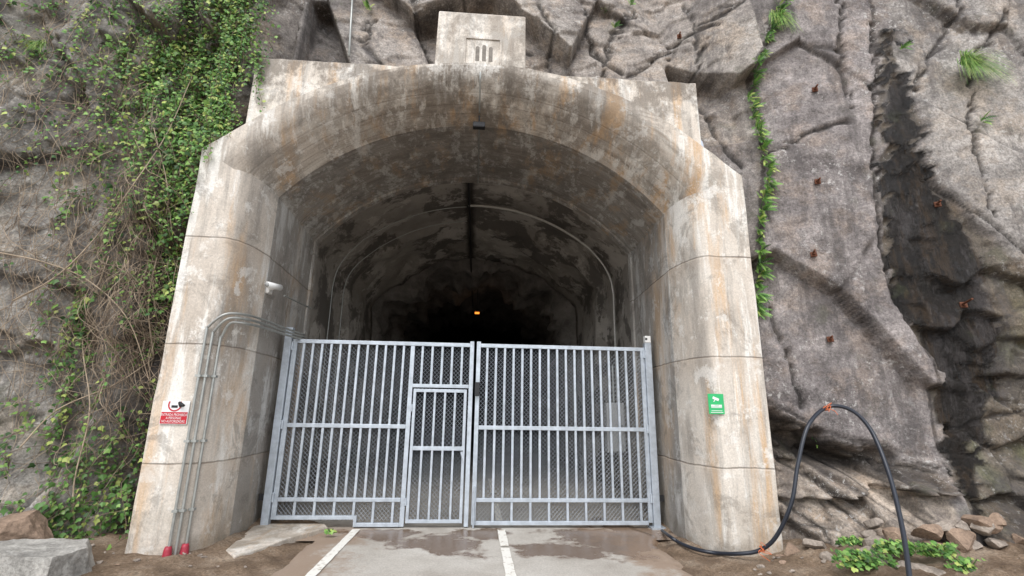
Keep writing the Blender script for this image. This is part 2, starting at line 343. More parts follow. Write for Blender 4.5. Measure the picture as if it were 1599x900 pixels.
setm(topm*1.0,(.27,.243,.22))
setm(np.clip((FA+.3)*.8,0,.6)*topm,(.35,.325,.295))
setm(np.clip(sB/6+.5,0,1),(.285,.266,.248))
setm(np.clip(sA/6+.5,0,1),(.24,.218,.211))
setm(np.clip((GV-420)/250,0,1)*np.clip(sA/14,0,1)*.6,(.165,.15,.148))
setm(np.clip(sC/10+.5,0,1),(.32,.275,.232))
setm(np.clip(FB*.9,0,.7)*(sC>0),(.18,.157,.135))
setm(und*.9,(.035,.03,.027))  # shade of the undercut beneath the slab, painted into the tint
setm(np.clip(sD/8+.5,0,1),(.115,.098,.078))
setm(np.where(sD>0,np.clip(FB*1.2,0,.7)*lowr,0),(.17,.148,.118))
setm(np.where(sD>0,np.clip(NW*1.6-.1,0,.6),0)*lowr,(.09,.105,.045))
wet=np.clip(sW/7+.5+NF*1.1+NW*.8,0,1)*np.clip((GV+40)/80,0,1)
setm(wet,(.016,.0135,.0115))
setm(cr2*.85,(.03,.026,.023))
wet=np.clip(wet+np.clip(sD/20,0,1)*.35,0,1)
dl=np.exp(-((GUW-235)/50)**2)*np.clip((GV-370)/120,0,1)*np.clip((840-GV)/60,0,1)*(GX<-3); setm(dl*.85,(.04,.034,.028))  # vine shadow in the recess left of the portal, painted as dark tint
dl=np.exp(-((GUW-490)/45)**2)*(GX<0)*topm; setm(dl*.7,(.10,.097,.10))
setm(cmf*.9,(.035,.03,.028))
setm((cm**.6)*.94,(.022,.019,.017))
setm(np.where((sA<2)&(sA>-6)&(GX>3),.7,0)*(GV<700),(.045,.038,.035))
idx=-np.ones(GX.shape,int); idx[keep]=np.arange(keep.sum())
verts=np.stack([GX,Y,GZ],-1)[keep]
q=keep[:-1,:-1]&keep[1:,:-1]&keep[1:,1:]&keep[:-1,1:]
fa=np.stack([idx[:-1,:-1][q],idx[1:,:-1][q],idx[1:,1:][q],idx[:-1,1:][q]],-1)
me=bpy.data.meshes.new('cliff'); me.from_pydata(verts.tolist(),[],fa.tolist()); me.update()
me.polygons.foreach_set('use_smooth',[True]*len(me.polygons))
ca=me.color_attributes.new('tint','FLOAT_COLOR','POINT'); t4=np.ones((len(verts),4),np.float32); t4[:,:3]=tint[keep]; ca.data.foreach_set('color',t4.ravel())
wa=me.attributes.new('wet','FLOAT','POINT'); wa.data.foreach_set('value',wet[keep].astype(np.float32))
me.materials.append(rockm); cliff=bpy.data.objects.new('cliff',me); COL.objects.link(cliff); tag(cliff,'rough grey brown rock cliff around the tunnel portal, wet dark channel on its right','cliff',kind='structure')
def surf(x,z):
    i=min(max((x-X0)/ST,0),nx-1.001); j=min(max((z-Z0)/ST,0),nz-1.001)
    return float(Y[int(i),int(j)])
def onc(u,v,off=0.0):
    y=5.8
    for _ in range(9):
        p=at(u,v,y); y=.5*y+.5*(surf(p.x,p.z)-off)
    return at(u,v,y)
print('cliff',time.time()-T0)
# ------------------------------------------------------------ ground, road
def dirtm():
    M=Mt('dirt',.95,spec=.2); n=M.noise(2.2,6,rough=.65); c=M.ramp(n,[(.3,(.11,.076,.05)),(.5,(.22,.158,.108)),(.72,(.33,.265,.20))]); f=M.noise(38,6,rough=.75)
    c=M.mix(.9,c,M.ramp(f,[(.3,.4),(.7,1.6)]),'MULTIPLY'); sp=M.mr(M.noise(70,3),.64,.68); c=M.mix(M.math('MULTIPLY',sp,.6),c,(.42,.37,.31))
    dmp=M.mr(M.noise(1.2,6,M.add(M.pos,(4,0,0)),rough=.65),.5,.6); c=M.mix(M.math('MULTIPLY',dmp,.55),c,(.085,.055,.036))
    return M.fin(c,M.mix(dmp,(.95,.95,.95),(.45,.45,.45)),M.bump(M.math('ADD',n,M.math('MULTIPLY',f,.7)),.9,.03))
dirt=dirtm()
M=MB(); gx=np.arange(-9,10.01,.06); gy=np.arange(2.0,7.6,.06); rows=[]
def edgeL(y): return -1.95+.22*noise.noise(Vector((y*1.5,0,0)))+.06*noise.noise(Vector((y*7,2,0)))
def edgeR(y): return 2.30+.25*noise.noise(Vector((y*1.4,5,0)))+.08*noise.noise(Vector((y*7,9,0)))
def ground_z(x_,y_):
    d=max(edgeL(y_)-x_, x_-edgeR(y_)); n=noise.fractal(Vector((x_*1.8,y_*1.8,0)),.8,2,5)
    z=-.03+min(max(d,-.05),.5)*.10+ (max(d,0)*.05) + n*.05*min(max(d,0)*4,1)
    z+=max(0,abs(x_)-3.3)*.05
    if x_>3.3: z+=min((x_-3.3)*.5,1)*.10*max(0,y_-4.3)+.06*abs(noise.fractal(Vector((x_*4,y_*4,3)),.8,2,4))*min((x_-3.3)*3,1)
    return z
for y in gy:
    rows.append([(float(x),float(y),ground_z(float(x),float(y))) for x in gx])
M.grid(rows); o=M.build('ground',dirt,smooth=True); tag(o,'reddish brown dirt and grit beside the road','dirt',kind='structure')
M=MB(); M.poly([(-900,-900,-.12),(900,-900,-.12),(900,900,-.12),(-900,900,-.12)]); o=M.build('terrain',dirt); tag(o,'open ground reaching to the horizon','ground',kind='structure')
def roadm():
    M=Mt('worn_road',.8,spec=.35); n=M.noise(1.1,6,rough=.62); c=M.ramp(n,[(.3,(.34,.31,.27)),(.5,(.45,.42,.375)),(.7,(.52,.495,.45))]); X=M.xyz()
    f=M.noise(60,6,rough=.75); c=M.mix(.6,c,M.ramp(f,[(.3,.5),(.7,1.4)]),'MULTIPLY')
    w=None
    nn=M.mr(M.noise(1.7,6,M.add(M.pos,(3,2,0)),rough=.66),.25,.75,-.9,.9)
    for (cx,cy,rx,ry) in ((-.25,6.5,.6,.5),(1.15,6.1,1.0,.3),(2.0,6.6,1.0,.9),(-1.3,6.9,.6,.3),(.1,6.85,.4,.4)):
        a=M.math('DIVIDE',M.math('SUBTRACT',X[0],cx),rx); b=M.math('DIVIDE',M.math('SUBTRACT',X[1],cy),ry)
        d=M.math('SQRT',M.math('ADD',M.math('MULTIPLY',a,a),M.math('MULTIPLY',b,b))); d=M.math('ADD',d,nn); k=M.mr(d,1.0,.75); w=k if w is None else M.math('MAXIMUM',w,k)
    c=M.mix(M.math('MULTIPLY',w,.85),c,(.15,.095,.06))
    dn=M.noise(1.3,6,M.add(M.pos,(9,1,0)),rough=.72); e=M.mr(M.math('ABSOLUTE',M.math('SUBTRACT',X[0],.2)),.9,2.2,-.18,.26); dd=M.mr(M.math('ADD',dn,e),.48,.64)
    dd=M.math('MULTIPLY',dd,M.mr(X[1],7.6,7.0)); c=M.mix(M.math('MULTIPLY',dd,.8),c,(.26,.178,.12))
    c=M.mix(M.mr(X[1],12,24),c,(.012,.011,.01))  # tunnel gloom put into the road colour, deepening with distance inside
    r=M.mix(w,(.85,.85,.85),(.22,.22,.22)); return M.fin(c,r,M.bump(M.math('ADD',f,M.math('MULTIPLY',n,1)),.35,.006))
road=roadm()
M=MB(); rows=[]
for y in list(np.arange(-6,7.5,.12)):
    y=float(y); l=edgeL(y); r_=edgeR(y); ts=[0,.01,.03]+[.1*k for k in range(1,10)]+[.97,.99,1]
    rows.append([(l+(r_-l)*t, y, (.012 if .0<t<1 else -.034)+noise.noise(Vector((t*6,y,3)))*.004) for t in ts])
M.grid(rows)
o=M.build('road',road,smooth=True); tag(o,'worn grey brown road leading to the gate with wet patches','road',kind='structure')
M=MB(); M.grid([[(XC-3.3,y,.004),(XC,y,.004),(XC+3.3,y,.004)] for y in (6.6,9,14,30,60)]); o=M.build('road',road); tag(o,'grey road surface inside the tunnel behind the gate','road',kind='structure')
Mp=Mt('worn_road_paint',.6); n=Mp.noise(9,6,rough=.75); c=Mp.mix(Mp.mr(n,.54,.64),(.78,.76,.70),(.40,.34,.27)); paint=Mp.fin(c)
for (x,nm,segs) in ((-1.53,'worn white edge line on the left side of the road',[(2.0,7.12)]),(.40,'worn white centre line running under the gate',[(3.0,6.2),(6.28,7.1),(7.5,9.0),(10,12)])):
    M=MB()
    for a,b in segs:
        L=[]; y=a
        while y<=b+1e-6:
            w=.052+random.uniform(-.005,.004); L.append([(x-w,y,.021),(x+w,y,.021)]); y+=.08
        M.grid(L)
    o=M.build('road_marking',paint); tag(o,nm,'road line',kind='structure')
# ------------------------------------------------------------ portal
def ring(e,zlift=0.0,nj=14,na=56,zb=-.15):
    a=A0+e; R=RA+e; sp=ZC+math.sqrt(R*R-a*a)+zlift; th=math.asin(a/R); L=[]
    for k in range(nj): L.append((XC-a,zb+(sp-zb)*k/nj))
    for k in range(na+1):
        t=-th+2*th*k/na; L.append((XC+R*math.sin(t),ZC+R*math.cos(t)+zlift))
    for k in range(nj-1,-1,-1): L.append((XC+a,zb+(sp-zb)*k/nj))
    return L
portal=empty('tunnel_portal','weathered concrete tunnel portal with arched mouth set into the rock cliff','tunnel portal')
FY=5.72; FE=.26; FD=.74; PH=math.radians(84)
FEA=.48; PHA=math.radians(58)
profJ=[(FE*(1-math.sin(PH*k/20)/math.sin(PH)), FY+FD*(1-math.cos(PH*k/20))/(1-math.cos(PH))) for k in range(21)]
profA=[(FEA*(1-math.sin(PHA*k/16)/math.sin(PHA)), FY+FD*(1-math.cos(PHA*k/16))/(1-math.cos(PHA))) for k in range(17)]
def flareY(x):
    e=abs(x-XC)-A0
    if e>=FE: return FY
    if e<=0: return FY+FD
    s=(1-e/FE)*math.sin(PH); p=math.asin(s); return FY+FD*(1-math.cos(p))/(1-math.cos(PH))
ZCAP=4.47; NJ=14; NA=56
def arcpts(e,na=NA):
    a=A0+e; R=RA+e; th=math.asin(a/R); return [(XC+R*math.sin(-th+2*th*k/na),ZC+R*math.cos(-th+2*th*k/na)) for k in range(na+1)]
rows=[]
for e,y in profA:
    L=arcpts(e); L=[(L[0][0],4.15)]+L+[(L[-1][0],4.15)]
    rows.append([(x,y,z) for x,z in L])
M=MB(); M.grid(rows); M.build('flared_arch',conc_arch,portal,True)
for s in (-1,1):
    M=MB(); rows=[]
    for k in range(13):
        z=-.15+(ZCAP+.15)*k/12
        rows.append([(XC+s*(A0+e),y+.004*noise.noise(Vector((s,y*2,z*2))),z) for e,y in profJ])
    M.grid(rows)
    M.build('rounded_pier',conc,portal,True)
    M=MB() 
    M.grid([[(XC+s*(A0+e),y,ZCAP) for e,y in profJ],[(XC+s*(A0+max(e,FE)+.3),y,ZCAP+.0) for e,y in profJ]])
    M.build('pier_cap',conc,portal)
OR=4.70; OZC=6.26-OR
def outz(x): 
    ax=abs(x-(-.02))
    if ax<=3.0: return OZC+math.sqrt(OR*OR-ax*ax)
    z3=OZC+math.sqrt(OR*OR-9); return z3-(ax-3.0)*.80
XL,XR=-3.56,3.53
zl=outz(XL); zr=outz(XR)
ia=arcpts(FEA)
inner=[(XC-A0-FE,-.15+(ZCAP+.15)*k/(NJ-1)) for k in range(NJ)]+ia+[(XC+A0+FE,-.15+(ZCAP+.15)*k/(NJ-1)) for k in range(NJ-1,-1,-1)]
outer=[(XL,-.15+(4.52+.15)*k/(NJ-1)) for k in range(NJ)]+[(XL+(XR-XL)*k/NA,outz(XL+(XR-XL)*k/NA)) for k in range(NA+1)]+[(XR,-.15+(4.52+.15)*k/(NJ-1)) for k in range(NJ-1,-1,-1)]
def jit(x,z,s): return (x+.016*noise.fractal(Vector((x*4,z*4,s)),.7,2,4), z+.016*noise.fractal(Vector((x*4,z*4,s+9)),.7,2,4))
outer=[jit(x,z,1) for x,z in outer]
rows=[]
for t in (0,.25,.5,.75,.97,1):
    rows.append([(xi+(xo-xi)*t,FY+(.0 if t<1 else .02),zi+(zo-zi)*t) for (xi,zi),(xo,zo) in zip(inner,outer)])
for y in (FY+.1,FY+.4,FY+.9,7.4): rows.append([(xo,y,zo) for xo,zo in outer])
M=MB(); M.grid(rows); M.build('front_face',conc,portal)
rows=[[(x,y,z) for x,z in ring(e)] for e,y in ((0,FY+FD),(.03,7.0),(.08,7.8),(.12,8.38))]
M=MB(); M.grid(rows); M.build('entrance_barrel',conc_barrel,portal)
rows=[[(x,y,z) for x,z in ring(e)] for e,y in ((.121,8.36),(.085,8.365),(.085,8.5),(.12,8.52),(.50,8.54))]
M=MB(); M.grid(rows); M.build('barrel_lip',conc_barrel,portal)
rows=[]
for y in [8.53+.25*k for k in range(24)]+[14.25]:
    e0=.33 if y<11.2 else .22
    if y>14.2: e0=1.6
    am=.05 if y<11.2 else .14
    rows.append([(x+am*noise.noise(Vector((x,y,z)))*(z>.3),y,z+am*1.4*noise.fractal(Vector((x*1.2,y*1.2,z*1.2)),.8,2,4)*(z>.3)) for x,z in ring(e0,.05)])
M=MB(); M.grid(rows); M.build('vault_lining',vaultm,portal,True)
rows=[]; y=14.02
while y<46:
    r=[]
    for k,(x,z) in enumerate(ring(.20,nj=24,na=90)):
        d=.5*noise.fractal(Vector((x*.8,y*.8,z*.8)),.8,2,5)+.18; dx,dz=x-XC,z-2.4; L=math.hypot(dx,dz)
        s=1-max(-.05,d)/L*1.2; r.append((XC+dx*s,y,2.4+dz*s if z>.5 else z))
    rows.append(r); y+=.25 if y<24 else .9
rows[0]=[(x,14.0,z) for x,z in ring(1.4,nj=24,na=90)]
M=MB(); M.grid(rows); M.poly([(XC-4,45,-.5),(XC+4,45,-.5),(XC+4,45,8),(XC-4,45,8)]); M.build('rock_lining',rockin,portal,True)  # flat end sheet added across the bore, near black to stand for unlit depth
HB=FY+.34
M=MB(); xs_=[-3.26+(3.16+3.26)*k/60 for k in range(61)]
rows=[[],[],[],[],[]]
for x in xs_:
    t=6.42+.02*noise.noise(Vector((x*2,0,0)))+.014*noise.noise(Vector((x*11,0,0)))+.015*x/3; b=min(outz(x)-.12,t-.1)
    rows[0].append((x,FY+.7,b)); rows[1].append((x,HB,b)); rows[2].append((x,HB,t-.02)); rows[3].append((x,HB+.02,t)); rows[4].append((x,6.9,t+.02))
M.grid(rows)
for s in (0,-1): M.poly([rows[1][s],rows[2][s],rows[3][s],rows[4][s],(rows[4][s][0],6.9,rows[1][s][2])])
M.build('header_wall',conc_top,portal)
bp=MB().box((-.72,FY+.05,6.22),(.54,6.6,7.15),.012).build('top_block',conc_pale,portal,bevel=.015)
p0=at(725,58,FY+.05); p1=at(783,101,FY+.05); yf=FY+.049
MB().box((p0.x,yf-.02,6.27),(p0.x+.03,yf,p0.z)).box((p1.x-.03,yf-.02,6.27),(p1.x,yf,p0.z)).box((p0.x+.03,yf-.019,p0.z-.03),(p1.x-.03,yf,p0.z)).build('plaque_frame',conc_pale,bp,bevel=.004)
sgrey=simple('shadowed_concrete',(.21,.19,.165),.9,0,.3,20,.2)
a=at(743,70,yf); b=at(770,97,yf); w=(b.x-a.x)
for k in range(3):
    x_=a.x+w*(k*.37); zt=a.z-(.0 if k==1 else .025); xm_=x_+w*.11
    M=MB(); n_=8; pts=[(x_,yf-.004,b.z),(x_+w*.22,yf-.004,b.z)]+[(xm_+w*.11*math.cos(math.pi*i/n_),yf-.004,zt-w*.11+w*.11*math.sin(math.pi*i/n_)) for i in range(n_+1)]
    M.prism(pts,(0,.003,0)); M.build('slot',sgrey,bp)
M=MB(); pts=[gnd(366,872,.04),gnd(400,862,.04),gnd(450,843,.04),gnd(512,826,.04),gnd(506,820,.04),gnd(400,820,.04),gnd(352,862,.04)]
M.prism([Vector((p.x,p.y,.06)) for p in pts],(0,0,-.2)); o=M.build('kerb',conc,bevel=.01); tag(o,'low broken concrete kerb at the foot of the left jamb','kerb')
# ------------------------------------------------------------ gate
GY=7.22
def bar(parent,x,z0,z1,w=.033,name='bar',y=GY): return MB().box((x-w/2,y-.018,z0),(x+w/2,y+.018,z1)).build(name,galv,parent,bevel=.003)
def rail(parent,x0,x1,z,h=.055,name='rail',y=GY,d=.025): return MB().box((x0,y-d,z-h/2),(x1,y+d,z+h/2)).build(name,galv,parent,bevel=.004)
def mesh_panel(parent,x0,x1,z0,z1):
    M=MB(); w=.028; hs=.030; rw=.0034; nr=int((z1-z0)/hs); ncx=int((x1-x0)/w)
    for j in range(nr):
        zz=z0+hs*(j+.5); prev=None
        for i in range(ncx+1):
            p=(x0+i*w, zz+(hs/2)*(1 if (i+j)%2 else -1))
            if prev:
                n=len(M.v); M.v+=[(prev[0],GY+.030,prev[1]-rw),(p[0],GY+.030,p[1]-rw),(p[0],GY+.033,p[1]+rw),(prev[0],GY+.033,prev[1]+rw)]; M.f.append((n,n+1,n+2,n+3))
            prev=p
    return M.build('mesh_panel',galvd,parent)
TOP=2.55
L=empty('gate_leaf','left leaf of galvanised barred gate, with a small walk-through door in it','gate')
xl,xr=-2.66,-.10; XW=-.955
bar(L,xl,.12,TOP,.065,'stile'); bar(L,xr+.02,.03,TOP+.03,.06,'stile'); bar(L,XW,.03,TOP-.03,.06,'stile')
rail(L,xl+.034,xr-.012,TOP-.028,.055,'top_rail'); rail(L,xl+.034,XW-.031,1.34); rail(L,xl+.034,XW-.031,.37,.05)
rail(L,xl+.034,-1.60,.145,.05,'bottom_rail'); rail(L,-1.56,XW-.031,.055,.05,'bottom_rail'); MB().box((-1.60,GY-.022,.03),(-1.56,GY+.022,.17)).build('step_plate',galv,L)
rail(L,XW+.031,xr-.012,1.915,.05,'door_header')
n=12; xsb=[xl+(XW-xl)*k/(n+1) for k in range(1,n+1)]
for k,x in enumerate(xsb):
    bar(L,x,.395,TOP-.056)
    if k%2==1: bar(L,x,.17 if x<-1.6 else .08,.345)
for k in range(1,6): bar(L,XW+(xr+.02-XW)*k/6,1.94,TOP-.056)
mesh_panel(L,xl,xr,.10,TOP-.03)
xd=XW+.05
W=MB().box((xd,GY-.022,.075),(xd+.04,GY+.022,1.87)).box((-.175,GY-.022,.075),(-.135,GY+.022,1.87)).box((xd+.04,GY-.021,1.825),(-.175,GY+.021,1.87)).box((xd+.04,GY-.021,.075),(-.175,GY+.021,.12)).box((xd+.04,GY-.021,1.02),(-.175,GY+.021,1.075)).build('wicket_door',galv,L,bevel=.003)
for k in range(1,5):
    x=xd+.02+(-.155-xd-.02)*k/5; bar(W,x,1.075,1.825,.030); bar(W,x,.12,1.02,.030)
MB().prism([(-.135,GY-.05,1.10),(-.19,GY-.05,1.08),(-.19,GY-.05,.98),(-.135,GY-.05,.86)],(0,.027,0)).build('lock_plate',galv,W)
MB().tube([(-.165,GY-.05,1.02),(-.165,GY-.08,1.02),(-.23,GY-.08,1.02)],.007).build('handle',dark,W)
for z in (.35,1.6): MB().tube([(xd-.01,GY-.03,z-.05),(xd-.01,GY-.03,z+.05)],.014).build('hinge',galv,W)
Rg=empty('gate_leaf','right leaf of galvanised barred gate, plain bars with no door','gate')
xl2,xr2=-.01,2.52
bar(Rg,xl2+.03,.05,TOP+.03,.06,'stile'); bar(Rg,xr2,.08,TOP,.06,'stile')
rail(Rg,xl2+.062,xr2-.032,TOP-.028,.055,'top_rail'); rail(Rg,xl2+.062,xr2-.032,1.34); rail(Rg,xl2+.062,xr2-.032,.37,.05); rail(Rg,xl2+.062,xr2-.032,.075,.05,'bottom_rail')
n=18
for k in range(1,n+1):
    x=xl2+.03+(xr2-xl2-.03)*k/(n+1); bar(Rg,x,.395,TOP-.056)
    if k%2==0: bar(Rg,x,.10,.345)
mesh_panel(Rg,xl2,xr2,.06,TOP-.03)
MB().box((-.02,GY-.06,1.78),(.05,GY-.024,1.98)).build('latch_box',dark,Rg,bevel=.005)
MB().tube([(.02,GY-.04,.55),(.02,GY-.04,.02)],.012).build('drop_bolt',galv,Rg)
for (x,lab,s) in ((-2.755,'left galvanised gate post beside the curved conduits',-1),(2.605,'right galvanised gate post with small box on top',1)):
    g=empty('gate_post',lab,'gate post')
    MB().box((x-.05,GY-.05,0),(x+.05,GY+.05,2.72 if s<0 else 2.62)).build('post_tube',galv,g,bevel=.006)
    MB().box((x-.1,GY-.1,.0),(x+.1,GY+.1,.03)).build('base_plate',galv,g)
    for z in (.40,1.35,2.45): MB().tube([(x-s*.065,GY-.03,z-.06),(x-s*.065,GY-.03,z+.06)],.016).build('hinge',galv,g)
    MB().box((min(x+s*.05,x+s*.12),GY-.03,.36),(max(x+s*.05,x+s*.12),GY+.03,.44)).build('wall_bracket',dark,g)
g=empty('sensor_box','small white sensor box on top of the right gate post','sensor')
MB().box((2.565,GY-.05,2.625),(2.655,GY+.04,2.73)).build('housing',whitep,g,bevel=.008); MB().tube([(2.58,GY-.052,2.68),(2.58,GY-.056,2.68)],.018).build('lens',dark,g)
# ------------------------------------------------------------ wall conduits
def conduit(k):
    x=-3.10+.055*k; yb=flareY(x)-.035; zt=2.50-.045*k
    p=[(x,yb,-.02),(x,yb,.8),(x,yb,1.6),(x,yb,zt-.12),(x+.015,yb,zt-.03)]
    q=[(at(352+4*k,491+7*k,yb-.01)),(at(385,492+7*k,flareY(-2.95)-.04)),at(415,501+6*k,6.36),at(446,513+5*k,6.85),at(475,523+4*k,7.3)]
    pts=[Vector(a) for a in p]+[Vector(a) for a in q]
    g=empty('conduit',['outermost steel conduit running up the left pilaster and bending to the gate','middle steel conduit of the three on the left pilaster','innermost steel conduit of the three on the left pilaster'][k],'conduit')
    MB().tube(bez(pts,6),.015,8).build('pipe',pipem,g,True)
    for z in (.5,1.2,1.9):
        MB().box((x-.028,yb-.020,z),(x+.028,yb+.03,z+.025)).build('clamp',pipem,g)
    if k!=1:
        MB().tube([(x,yb-.015,-.03),(x,yb-.015,.04),(x,yb-.015,.15),(x,yb-.015,.18)],.055,12,taper=.03).build('end_cap',redp,g,True)
for k in range(3): conduit(k)
c0=at(440,452,6.5); g=empty('security_camera','white security camera on the left jamb above the conduits','camera')
MB().box((-2.87,c0.y-.02,c0.z-.06),(-2.82,c0.y+.1,c0.z+.06)).build('mount',whitep,g,bevel=.01)
MB().tube([(-2.83,c0.y+.03,c0.z),(-2.76,c0.y-.02,c0.z+.01)],.022,12).build('arm',whitep,g,True)
MB().tube([(-2.71,c0.y+.06,c0.z+.035),(-2.78,c0.y-.18,c0.z+.015)],.042,16).build('body',whitep,g,True)
MB().tube([(-2.7802,c0.y-.181,c0.z+.015),(-2.784,c0.y-.193,c0.z+.014)],.028,16).build('lens',greyp,g,True)
o=MB().tube([at(444,462,6.8),at(486,482,7.9)],.012).build('conduit',pipem); tag(o,'short conduit run on the left jamb behind the security camera','conduit')
f0=at(748,197,6.25); g=empty('floodlight','small black floodlight hanging from the crown of the arch','floodlight')
MB().box((f0.x-.09,f0.y-.05,f0.z-.035),(f0.x+.09,f0.y+.05,f0.z+.045)).build('housing',dark,g,bevel=.01)
MB().box((f0.x-.075,f0.y-.052,f0.z-.040),(f0.x+.075,f0.y+.03,f0.z-.036)).build('glass',dark,g)
MB().tube([(f0.x,f0.y,f0.z+.04),(f0.x,f0.y-.02,f0.z+.16)],.012).build('bracket',dark,g)
o=MB().tube(bez([(f0.x,5.70,6.10),(f0.x,5.74,5.98),(f0.x,5.92,5.84),(f0.x,6.15,5.76)],5),.012).build('conduit',pipem,smooth=True); tag(o,'short conduit over the lip of the arch to the floodlight','conduit')
o=MB().tube([(f0.x,6.4,5.71),(f0.x-.01,8.45,5.80)],.013).build('conduit',pipem); tag(o,'straight conduit along the crown behind the floodlight','conduit')
def vrun(Yc,t0,t1,e,r,lab,mt,end=.5,tt=.70):
    R=RA+.30-e; pts=[]; n=20; sg=1 if t1>0 else -1; t1=sg*tt
    for k in range(n+1):
        t=(t0+(t1-t0)*k/n); pts.append((XC+R*math.sin(t),Yc,ZC+.03+R*math.cos(t)))
    xw=XC+sg*(A0+.30-e); z0=pts[-1][2]; x0_=pts[-1][0]
    pts+=[(x0_+(xw-x0_)*.55,Yc,z0-.33),(x0_+(xw-x0_)*.88,Yc,z0-.66),(xw,Yc,z0-1.05),(xw,Yc,z0-1.5),(xw,Yc,end)]
    o=MB().tube(bez(pts,4),r,6).build('conduit',mt,smooth=True); tag(o,lab,'conduit')
vrun(10.0,-.06,.84,.07,.018,'outer of the two conduits curving down the right side of the vault',palep)
vrun(9.8,-.06,.83,.14,.018,'inner of the two conduits curving down the right side of the vault',palep)
vrun(10.9,-.07,-.84,.07,.011,'deeper conduit curving down the left side of the vault',pipem,.5,.66)
vrun(10.0,-.07,-.84,.09,.010,'nearer conduit curving down the left side of the vault',pipem)
o=MB().tube([(-.28,8.5,5.93),(-.28,11.1,5.93),(-.28,14,5.80),(-.22,20,5.4)],.026).build('cable',dark); tag(o,'dark cable along the crown of the vault','cable')
lp=at(745,489,17.0); g=empty('tunnel_lamp','lit orange lamp deep inside the dark tunnel','lamp')
Me=Mt('lamp_glow'); Me.b.inputs['Emission Color'].default_value=(1,.25,.03,1); Me.b.inputs['Emission Strength'].default_value=2.0; Me.b.inputs['Base Color'].default_value=(1,.4,.1,1)
MB().tube([(lp.x-.08,lp.y,lp.z),(lp.x+.08,lp.y,lp.z)],.035,12).build('bulb',Me.m,g,True)
MB().box((lp.x-.10,lp.y-.05,lp.z+.037),(lp.x+.10,lp.y+.06,lp.z+.08)).build('lamp_housing',dark,g)
MB().tube([(lp.x,lp.y,lp.z+.08),(lp.x,lp.y,lp.z+.9)],.012).build('hanger',dark,g)
ld=bpy.data.lights.new('lamp_light','POINT'); ld.energy=.8; ld.color=(1,.5,.2); ld.shadow_soft_size=.1; lo=bpy.data.objects.new('lamp_light',ld); COL.objects.link(lo); lo.location=(lp.x,lp.y-.15,lp.z-.12); lo.parent=g
c0=at(962,668,8.6); g=empty('electrical_cabinet','pale electrical cabinet on the right wall behind the gate','cabinet')
MB().box((c0.x-.16,c0.y,c0.z-.42),(c0.x+.16,c0.y+.18,c0.z+.42)).build('housing',greyp,g,bevel=.01)
MB().box((c0.x-.14,c0.y-.014,c0.z-.40),(c0.x+.14,c0.y-.002,c0.z+.40)).build('door',greyp,g,bevel=.004)
MB().box((c0.x+.09,c0.y-.03,c0.z-.04),(c0.x+.11,c0.y-.015,c0.z+.04)).build('handle',dark,g)
MB().tube([(c0.x,c0.y+.09,c0.z+.42),(c0.x,c0.y+.09,2.4)],.015).build('riser_pipe',pipem,g)
# ------------------------------------------------------------ signs
def text(body,size,loc,mat,parent,name='lettering',rot=(math.pi/2,0,0)):
    cu=bpy.data.curves.new('t','FONT'); cu.body=body; cu.size=size; cu.align_x='CENTER'; cu.align_y='CENTER'; cu.space_line=.9
    to=bpy.data.objects.new('t',cu); COL.objects.link(to); bpy.context.view_layer.update()
    me=bpy.data.meshes.new_from_object(to.evaluated_get(bpy.context.evaluated_depsgraph_get())); bpy.data.objects.remove(to)
    me.materials.clear(); me.materials.append(mat); me.name=name; o=bpy.data.objects.new(name,me); COL.objects.link(o); o.location=loc; o.rotation_euler=rot; o.parent=parent; return o
y=FY-.02; a=at(255,626,y); b=at(291,663,y); g=empty('warning_sign','red and white no entry sign on the left pilaster beside the conduits','sign')
x0,x1,z0,z1=a.x,b.x,b.z,a.z; xm=(x0+x1)/2; zm=z0+(z1-z0)*.52
MB().box((x0,y,z0),(x1,y+.006,z1)).build('panel',signw,g)
MB().box((x0+.006,y-.003,z0+.006),(x1-.006,y-.001,zm)).build('red_field',signr,g)
text('ENTRADA PROHIBIDA\nA PERSONAS\nNO AUTORIZADAS',(zm-z0)*.30,(xm,y-.005,(z0+zm)/2),signw,g).scale=(.72,1,1)
M=MB(); R_=(z1-zm)*.62; cz=zm+R_*1.08; n=36; xc_=xm-.01
for k in range(n):
    a1=2*math.pi*k/n; a2=2*math.pi*(k+1)/n
    if cz+R_*math.sin((a1+a2)/2)>z1-.006: continue
    M.poly([(xc_+R_*math.cos(t)*s,y-.003,cz+R_*math.sin(t)*s) for t,s in ((a1,1),(a2,1),(a2,.80),(a1,.80))])
M.build('prohibition_ring',signr,g)
MB().box((xc_-.035,y-.0035,cz-R_*.45),(xc_+.03,y-.0025,cz-R_*.1)).build('pictogram',dark,g)
o=MB().tube(bez([(x1-.09,y-.005,z1-.055),(x1-.07,y-.07,z1-.02),(x1-.03,y-.10,z1-.035),(x1+.0,y-.11,z1-.05)],4),.016,8).build('wall_hook',dark); tag(o,'small dark hook fixed over the corner of the red and white sign','hook')
xg=at(1118,630,5.72).x; y=min(flareY(xg-.10),flareY(xg+.10))-.02; a=at(1105,615,y); b=at(1132,647,y); x0,x1,z0,z1=a.x,b.x,b.z,a.z; xm=(x0+x1)/2; H=z1-z0
g=empty('camera_notice_sign','small green and white camera notice sign on the right pilaster','sign')
MB().box((x0,y,z0),(x1,y+.006,z1)).build('panel',signg,g)
MB().box((x0+.03,y-.003,z0+H*.30),(x1-.03,y-.001,z0+H*.46)).build('white_field',signw,g)
text('ZONA\nVIDEOVIGILADA',H*.085,(xm,y-.004,z0+H*.38),signg,g)
